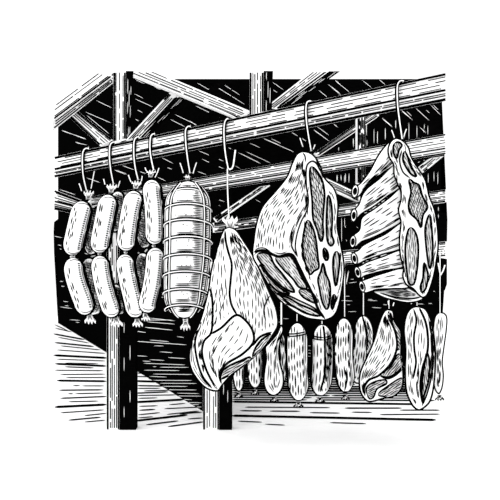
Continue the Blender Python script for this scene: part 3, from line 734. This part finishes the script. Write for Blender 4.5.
face = [(396.4, 137.4), (390.6, 140.6), (387.2, 149), (388.6, 158), (392.6, 164.6), (393.2, 174.6), (397, 185), (400, 192), (400, 200), (397.6, 210), (400, 222), (398.6, 238), (399.4, 255), (402.6, 269), (402, 276.6), (405.6, 285),
        (413, 289.6), (417.6, 295), (423, 298.4), (428, 295), (434, 278), (437, 262), (439, 247), (438.6, 231), (437, 218), (435, 208.6), (430, 196), (428, 187), (425.6, 178.6), (418.8, 168), (412, 156.6), (409.4, 147.6), (404, 140.6)]
h1 = [(394.2, 143.6), (398.4, 142), (402, 145), (399, 150), (396.6, 158.6), (393.4, 151.6)]
h2 = [(404.4, 151), (407, 155), (410, 164), (416.6, 176.4), (411.6, 174.6), (406.4, 167.6), (403, 159.6)]
h3 = [(409, 178.8), (414, 182.6), (419, 185), (422.4, 196), (427.6, 207), (423, 215), (421, 227.6), (417, 219.6), (410, 212.8), (408.6, 204), (411, 192)]
h4 = [(429.8, 214), (431.8, 229), (432.8, 246), (432, 261), (429.8, 268.8), (427.6, 258), (425.8, 242), (425.4, 227)]
h5 = [(410, 227.4), (415, 231.6), (418, 242), (418.2, 257), (416.4, 274), (413.4, 284.6), (409, 284), (407.2, 274), (405.4, 258), (406, 240)]
h6 = [(424, 262), (426.4, 268), (428, 275), (426, 288), (422, 292.4), (420.4, 287), (423, 278)]
st = []
for m, an in ((h1, 70), (h2, 62), (h3, 68), (h4, 84), (h5, 86), (h6, 88)): st += loop(m, 1.6)+hatch(m, an, 2.0, .62, (4, 16), (.8, 2.5))
st += hatch(h3, 110, 2.6, .5)
st += line((402, 150), (399.6, 160), (403, 172), (410, 178), w=1.2)+line((396, 158), (397.6, 163), w=1)+line((407, 178), (407.6, 192), (406, 206), (412, 216), (420, 230), (423.6, 250), w=.0)
st += fibres([[(389.6, 146), (391, 158), (395.6, 168), (396, 180), (402, 195), (401, 208), (402.6, 222), (401.4, 240), (402, 256), (405, 275)], [(392, 150), (393, 158), (399, 170), (401, 184), (406, 196), (406, 212), (406, 224), (403.4, 240), (403.6, 258), (407, 284)]], 3, .75, (3, 8), (5, 10))
st += fibres([[(405, 144), (410, 158), (422, 176), (427, 196), (434, 214), (436, 240), (434, 266), (425, 294)], [(403, 144), (408, 160), (420, 178), (425.6, 200), (432.6, 214), (434.6, 240), (432, 266), (421, 295)]], 2, .75, (3, 10), (4, 9))
st += line((417, 222), (421.6, 232), (421.6, 250), (420, 262), w=.0)
st = [s for s in st if s[1] > .05]
relief('meat_face', face, d-.045, 6, 7, st, parent=t, w=1.3, patches=[h1, h2, h3, h4, h5, h6])
ticks(t, [[(391.6, 130), (393.2, 134), (394.4, 138)], [(406.4, 129), (404.6, 134), (403.2, 138.6)]], d-.03)
hook('bent wire hook at the right holding the rib rack', [(403.5, 81.3), (400, 81), (397.4, 84.6), (396.8, 94), (397.8, 110), (401.8, 139)], 398, d-.05)

# ============================================================= SMALL CUTS IN THE BACK ROW
RD = 4.38
GRP = 'small cuts hanging in the back row'
def cordto(parent, x, ytop, x0=None):
    x0 = x0 or x; y0 = 274-(x0-238)*.086-6
    def df(u, xx): return 4.47+(RD-4.47)*min(1, u*4)
    tube('hanging_cord', [(x0, y0), (x0, (y0+ytop)/2), (x, ytop)], RD, .42, parent=parent, m=METAL, w=0, caps=False, seg=8, dfun=df)
def back_cut(name, label, cat, body_fn, kx, ky, tail=True, topx=None, ytop=None, d=RD, kw=5.5):
    t = thing(name, P(kx, ky, d), label, cat, GRP)
    body_fn(t, d)
    if tail:
        knot(t, kx, ky, d, 1.7, 'casing_knot'); tuft(t, kx, ky-.8, kw+3.2, 6, d-.012, False, 'casing_tail', ink=.75)
    if topx: cordto(t, topx, ytop)
    return t
def off_(cs, o, a, b): return [along(cs, u, o) for u in np.linspace(a, b, 16)]
def body_strokes(sp, r, n=6, right=True):
    cs = catmull(sp, 1.5); R_ = r if not callable(r) else r(.5); st = []
    for o in np.linspace(-.72, .5, n): st += dashes(off_(cs, o*R_, .06+.04*abs(o), .94-.04*abs(o)), 1.0, (4, 12), (3, 8))
    if right:
        for o in (.62, .76): st += dashes(off_(cs, o*R_, .1, .91), .6, (14, 40), (1, 3))  # long lines paint shade along the right side of the body
    return st
def roundb(sp, r, n=6, extra=(), nm='sausage_body', w=1.25, right=True, patches=()):
    def fn(t, d): tube(nm, sp, d, r, body_strokes(sp, r, n, right)+list(extra), t, m=CASE, seg=28, w=w, patches=patches, cap=20)
    return fn
back_cut('small_sausage', 'smallest sausage of the back row, just right of the right floor post', 'sausage', roundb([(239, 330), (239, 350), (239, 375), (239, 392)], 6.8, 4), 238.6, 393.6, topx=241, ytop=331, d=RD+.12)
back_cut('small_sausage', 'second small sausage from the left in the back row, topped by the ham shank', 'sausage', roundb([(254, 320), (254.6, 345), (255, 370), (255, 388.6)], 8.4, 5), 255, 390.4, topx=254, ytop=321, d=RD+.06)
def pear(t, d):
    o = [(281, 324), (284, 329), (281.4, 340), (279.6, 352), (281, 363), (284, 375), (284, 385), (280, 393), (273.4, 396.4), (266.6, 392.6), (263.2, 383), (263.8, 370), (265.6, 358), (264.6, 347), (269, 342), (276, 334)]
    st = fibres([[(276, 338), (267, 350), (267.6, 368), (266.5, 384), (273, 393)], [(281, 330), (274.5, 350), (274, 370), (274, 384), (275, 388)], [(282, 332), (277.6, 348), (279, 366), (281.6, 380), (278, 388)]], 5, .8, (6, 16), (3, 7))
    relief('sausage_body', o, d, 10, 10, st, parent=t, w=1.25)
back_cut('pear_sausage', 'pear-shaped sausage with a pointed neck, third from the left in the back row', 'sausage', pear, 274.4, 397.6, topx=281, ytop=325)
back_cut('thin_sausage', 'narrow dark sausage tucked between the pear-shaped one and the banded one', 'sausage', roundb([(281.4, 332), (283, 345), (283.6, 362), (283.4, 384)], 3.8, 4, w=.9), 283, 384, tail=False, topx=281.6, ytop=333, d=RD+.25)
def band(xs, ys, gap=1.4):
    return line(*[(x, y) for x, y in zip(xs, ys)], w=1.1)+line(*[(x, y+gap+1) for x, y in zip(xs, ys)], w=1.1)
sp4 = [(297, 321), (297, 335), (297, 360), (298, 380), (298.5, 401.4)]
r4 = lambda u: np.interp(u, [0, .2, .5, .62, .8, 1], [10.5, 11.2, 11.2, 10.4, 11.2, 10])
back_cut('banded_sausage', 'large pale sausage tied near the top with one straight band', 'sausage',
   roundb(sp4, r4, 6, band([286.5, 292, 300, 308.5], [333.6, 334, 333, 330.8])+line((300, 323), (303, 327), (304, 332), w=.8)), 298.4, 403, topx=297, ytop=322, kw=7)
sp5 = [(321.6, 322.6), (322, 338), (322.2, 360), (321, 380), (319.2, 396.4)]
p5 = [(325.4, 325), (329.5, 331), (332, 345), (331.6, 362), (328.6, 378), (322, 391), (325, 375), (325.6, 350), (325, 335)]
back_cut('banded_sausage', 'ridged sausage with a folded band and a hatched right flank', 'sausage',
   roundb(sp5, 11.3, 5, band([310.5, 317, 324.4], [335, 337, 337.6])+band([324.4, 328, 333], [337.6, 336.6, 334.6])+line((323, 323.6), (324.6, 337), (325, 355), (324.6, 375), (320, 392), w=1.6)+hatch([(326, 328), (332, 336), (332.4, 356), (330, 374), (323, 388), (326, 370)], 86, 1.5, .75)), 320, 398.6, topx=322, ytop=324, kw=7, d=RD+.06)
sp6 = [(343.4, 316.4), (343.4, 335), (343, 355), (344.8, 375), (345.4, 393)]
back_cut('plain_sausage', 'upright unbanded sausage directly left of the one with the pointed split top', 'sausage',
   roundb(sp6, 9.9, 6, line((345.4, 370), (346.8, 380), (344.6, 391), w=1.3)), 345.4, 395.4, topx=344.6, ytop=317, d=RD-.04)
sp7 = [(362.4, 314), (363, 335), (361.4, 355), (358.6, 372), (357, 384)]
back_cut('split_sausage', 'sausage with a pointed split top, partly behind the small folded ham', 'sausage',
   roundb(sp7, 10.2, 6, line((362, 314.6), (364.4, 324), (367, 338), (366.4, 352), w=1.5)+hatch([(364, 317), (371.6, 328), (372, 344), (367.4, 352), (367.6, 336)], 75, 1.5, .75), right=False), 357, 384, tail=False, topx=363.4, ytop=315, d=RD+.1)
def ham_small(t, d):
    o = [(388, 308.6), (393.6, 311), (395.4, 321), (401.4, 331), (402, 345), (402, 358), (404, 372), (403, 387), (395, 396.4), (383, 399.4), (369, 402.4), (362.4, 397.4), (358.6, 387), (359.4, 372.6), (366, 357), (373.4, 339.6), (378.6, 322), (383.6, 311)]
    q1 = [(390.6, 312), (393, 321), (400, 333), (400.6, 346), (397.6, 350), (396.4, 334), (391, 320)]
    q2 = [(367.4, 395), (366.4, 388), (374, 382), (386, 380), (386.6, 383.6), (377, 389), (373.6, 397), (370, 399)]
    q3 = [(378, 394.6), (388, 386), (402, 378), (402, 386), (395, 394), (385, 396.4)]
    q4 = [(381, 375), (391, 366), (398, 354), (401.4, 356), (402, 366), (394, 374.4), (387, 377)]
    st = line((389, 309.6), (388.8, 317), (395, 331), (397, 347), (391, 363), (378.6, 375.6), (369, 380), (364, 388), (365, 396), w=1.7)
    st += line((380, 376), (388, 378.4), (396, 374.6), (403.6, 367), w=1.7)
    for q, a in ((q1, 62), (q2, -28), (q3, -30), (q4, -50)): st += loop(q, 1.3)+hatch(q, a, 1.8, .75)
    st += fibres([[(385, 314), (380, 330), (374, 346), (365, 364), (361, 380), (363, 394)], [(386.6, 314), (386, 332), (383, 348), (374, 364), (366, 378), (363, 388)], [(388, 320), (393, 335), (393.6, 348), (388, 362), (376, 374), (366, 381)]], 8, .8, (5, 12), (3, 7))
    relief('ham_body', o, d, 14, 14, st, parent=t, w=1.3, patches=[q1, q2, q3, q4])
t = back_cut('small_ham', 'small folded ham with a cut end, hanging under the rib rack', 'ham', ham_small, 380, 402, tail=False, topx=389, ytop=310, d=RD-.04)
ticks(t, [[(388, 301), (388.6, 305)], [(394, 302.4), (393, 306)]], RD-.05, r=.5)
def loin(t, d):
    o = [(416.6, 305.6), (410, 308), (405.4, 315), (403, 330), (404.6, 348), (404.2, 370), (405.4, 391), (411.4, 405.4), (418, 410.8), (424, 408.8), (431, 401), (434.8, 384), (436.4, 356), (434.8, 336), (432, 321), (426, 308.6)]
    q = [(427, 352), (429.6, 362), (428.6, 380), (424, 396), (422.4, 402), (422, 385), (424.4, 366)]
    st = line((413.6, 308.6), (416.4, 320), (414, 336), (414.4, 350), (416, 362), (413, 379), w=1.6)+line((419, 307), (425.6, 322), (428, 338), (427.4, 352), (422.6, 368), (420.4, 386), (422.6, 404), w=1.8)
    st += line((428, 314), (431, 330), (432.6, 350), (431.4, 376), (427, 394), (422, 406), w=1.3)
    st += loop(q, 1.5)+hatch(q, 84, 1.8, .75)
    st += fibres([[(410, 312), (406.6, 330), (408, 350), (407.6, 372), (409, 392), (416, 405)], [(413.6, 314), (412.6, 332), (412, 350), (413, 370), (413, 388), (416, 402)]], 3, .75, (5, 14), (4, 8))
    st += fibres([[(417, 312), (418.4, 330), (417, 348), (418.6, 362), (416, 380), (417.4, 398)], [(420.4, 314), (425, 330), (425.6, 348), (420.6, 366), (418.4, 384), (419, 398)]], 3, .75, (5, 14), (4, 8))
    st += fibres([[(428, 316), (430, 334), (430.8, 352), (429.6, 378)], [(431, 322), (434, 340), (434.6, 356), (433, 382)]], 3, .8, (8, 20), (2, 4))
    relief('loin_body', o, d, 13, 14, st, parent=t, w=1.4, patches=[q])
t = back_cut('loin', 'tall slit loin of meat, the lowest hanging piece near the right edge', 'meat', loin, 418, 410, tail=False, topx=417, ytop=306, d=RD-.06)
ticks(t, [[(410, 300), (411.6, 304)]], RD-.05, r=.5)
def edgecut(t, d):
    o = [(434, 318), (438, 312.4), (444, 312.6), (447.4, 317), (447, 330), (444.6, 348), (443, 362), (444, 376), (442.6, 388), (439, 394.4), (434.6, 390), (432, 372), (432, 340)]
    st = fibres([[(436, 318), (436, 345), (437, 368), (437, 388)], [(442, 315), (443.6, 332), (441, 350), (441, 370), (440, 386)]], 4, .75, (5, 14), (3, 7))
    relief('sausage_body', o, d, 7, 7, st, parent=t, w=1.1)
t = back_cut('edge_sausage', 'last sausage at the right edge, half behind the slit loin', 'sausage', edgecut, 439.6, 396, topx=440, ytop=313, kw=6, d=RD+.04)
ticks(t, [[(438, 263), (439, 268), (440, 273)], [(445, 265), (443, 271), (440.6, 275)]], RD+.03, r=.6)

for o in list(bpy.data.objects):
    if '_o' in o: del o['_o']

# ============================================================= LIGHT, CAMERA
w = bpy.data.worlds.new('pale_sky'); S.world = w; w.use_nodes = True
bg = w.node_tree.nodes['Background']; bg.inputs[0].default_value = (1, 1, 1, 1); bg.inputs[1].default_value = 1.12
sl = bpy.data.lights.new('sun', 'SUN'); sl.energy = 2.3; sl.angle = math.radians(70)
so = bpy.data.objects.new('sun', sl); COL.objects.link(so); so.rotation_euler = (math.radians(36), 0, math.radians(-14)); so.location = (-1, -2, 4)
cam = bpy.data.cameras.new('camera'); cam.sensor_width = 36; cam.lens = F/500*36; cam.clip_end = 100
co = bpy.data.objects.new('camera', cam); COL.objects.link(co); co.location = CAM; co.rotation_euler = (math.pi/2, 0, 0)
S.camera = co
S.view_settings.view_transform = 'Standard'; S.view_settings.look = 'None'; S.view_settings.gamma = 1; S.view_settings.exposure = 0
S.view_settings.use_curve_mapping = False
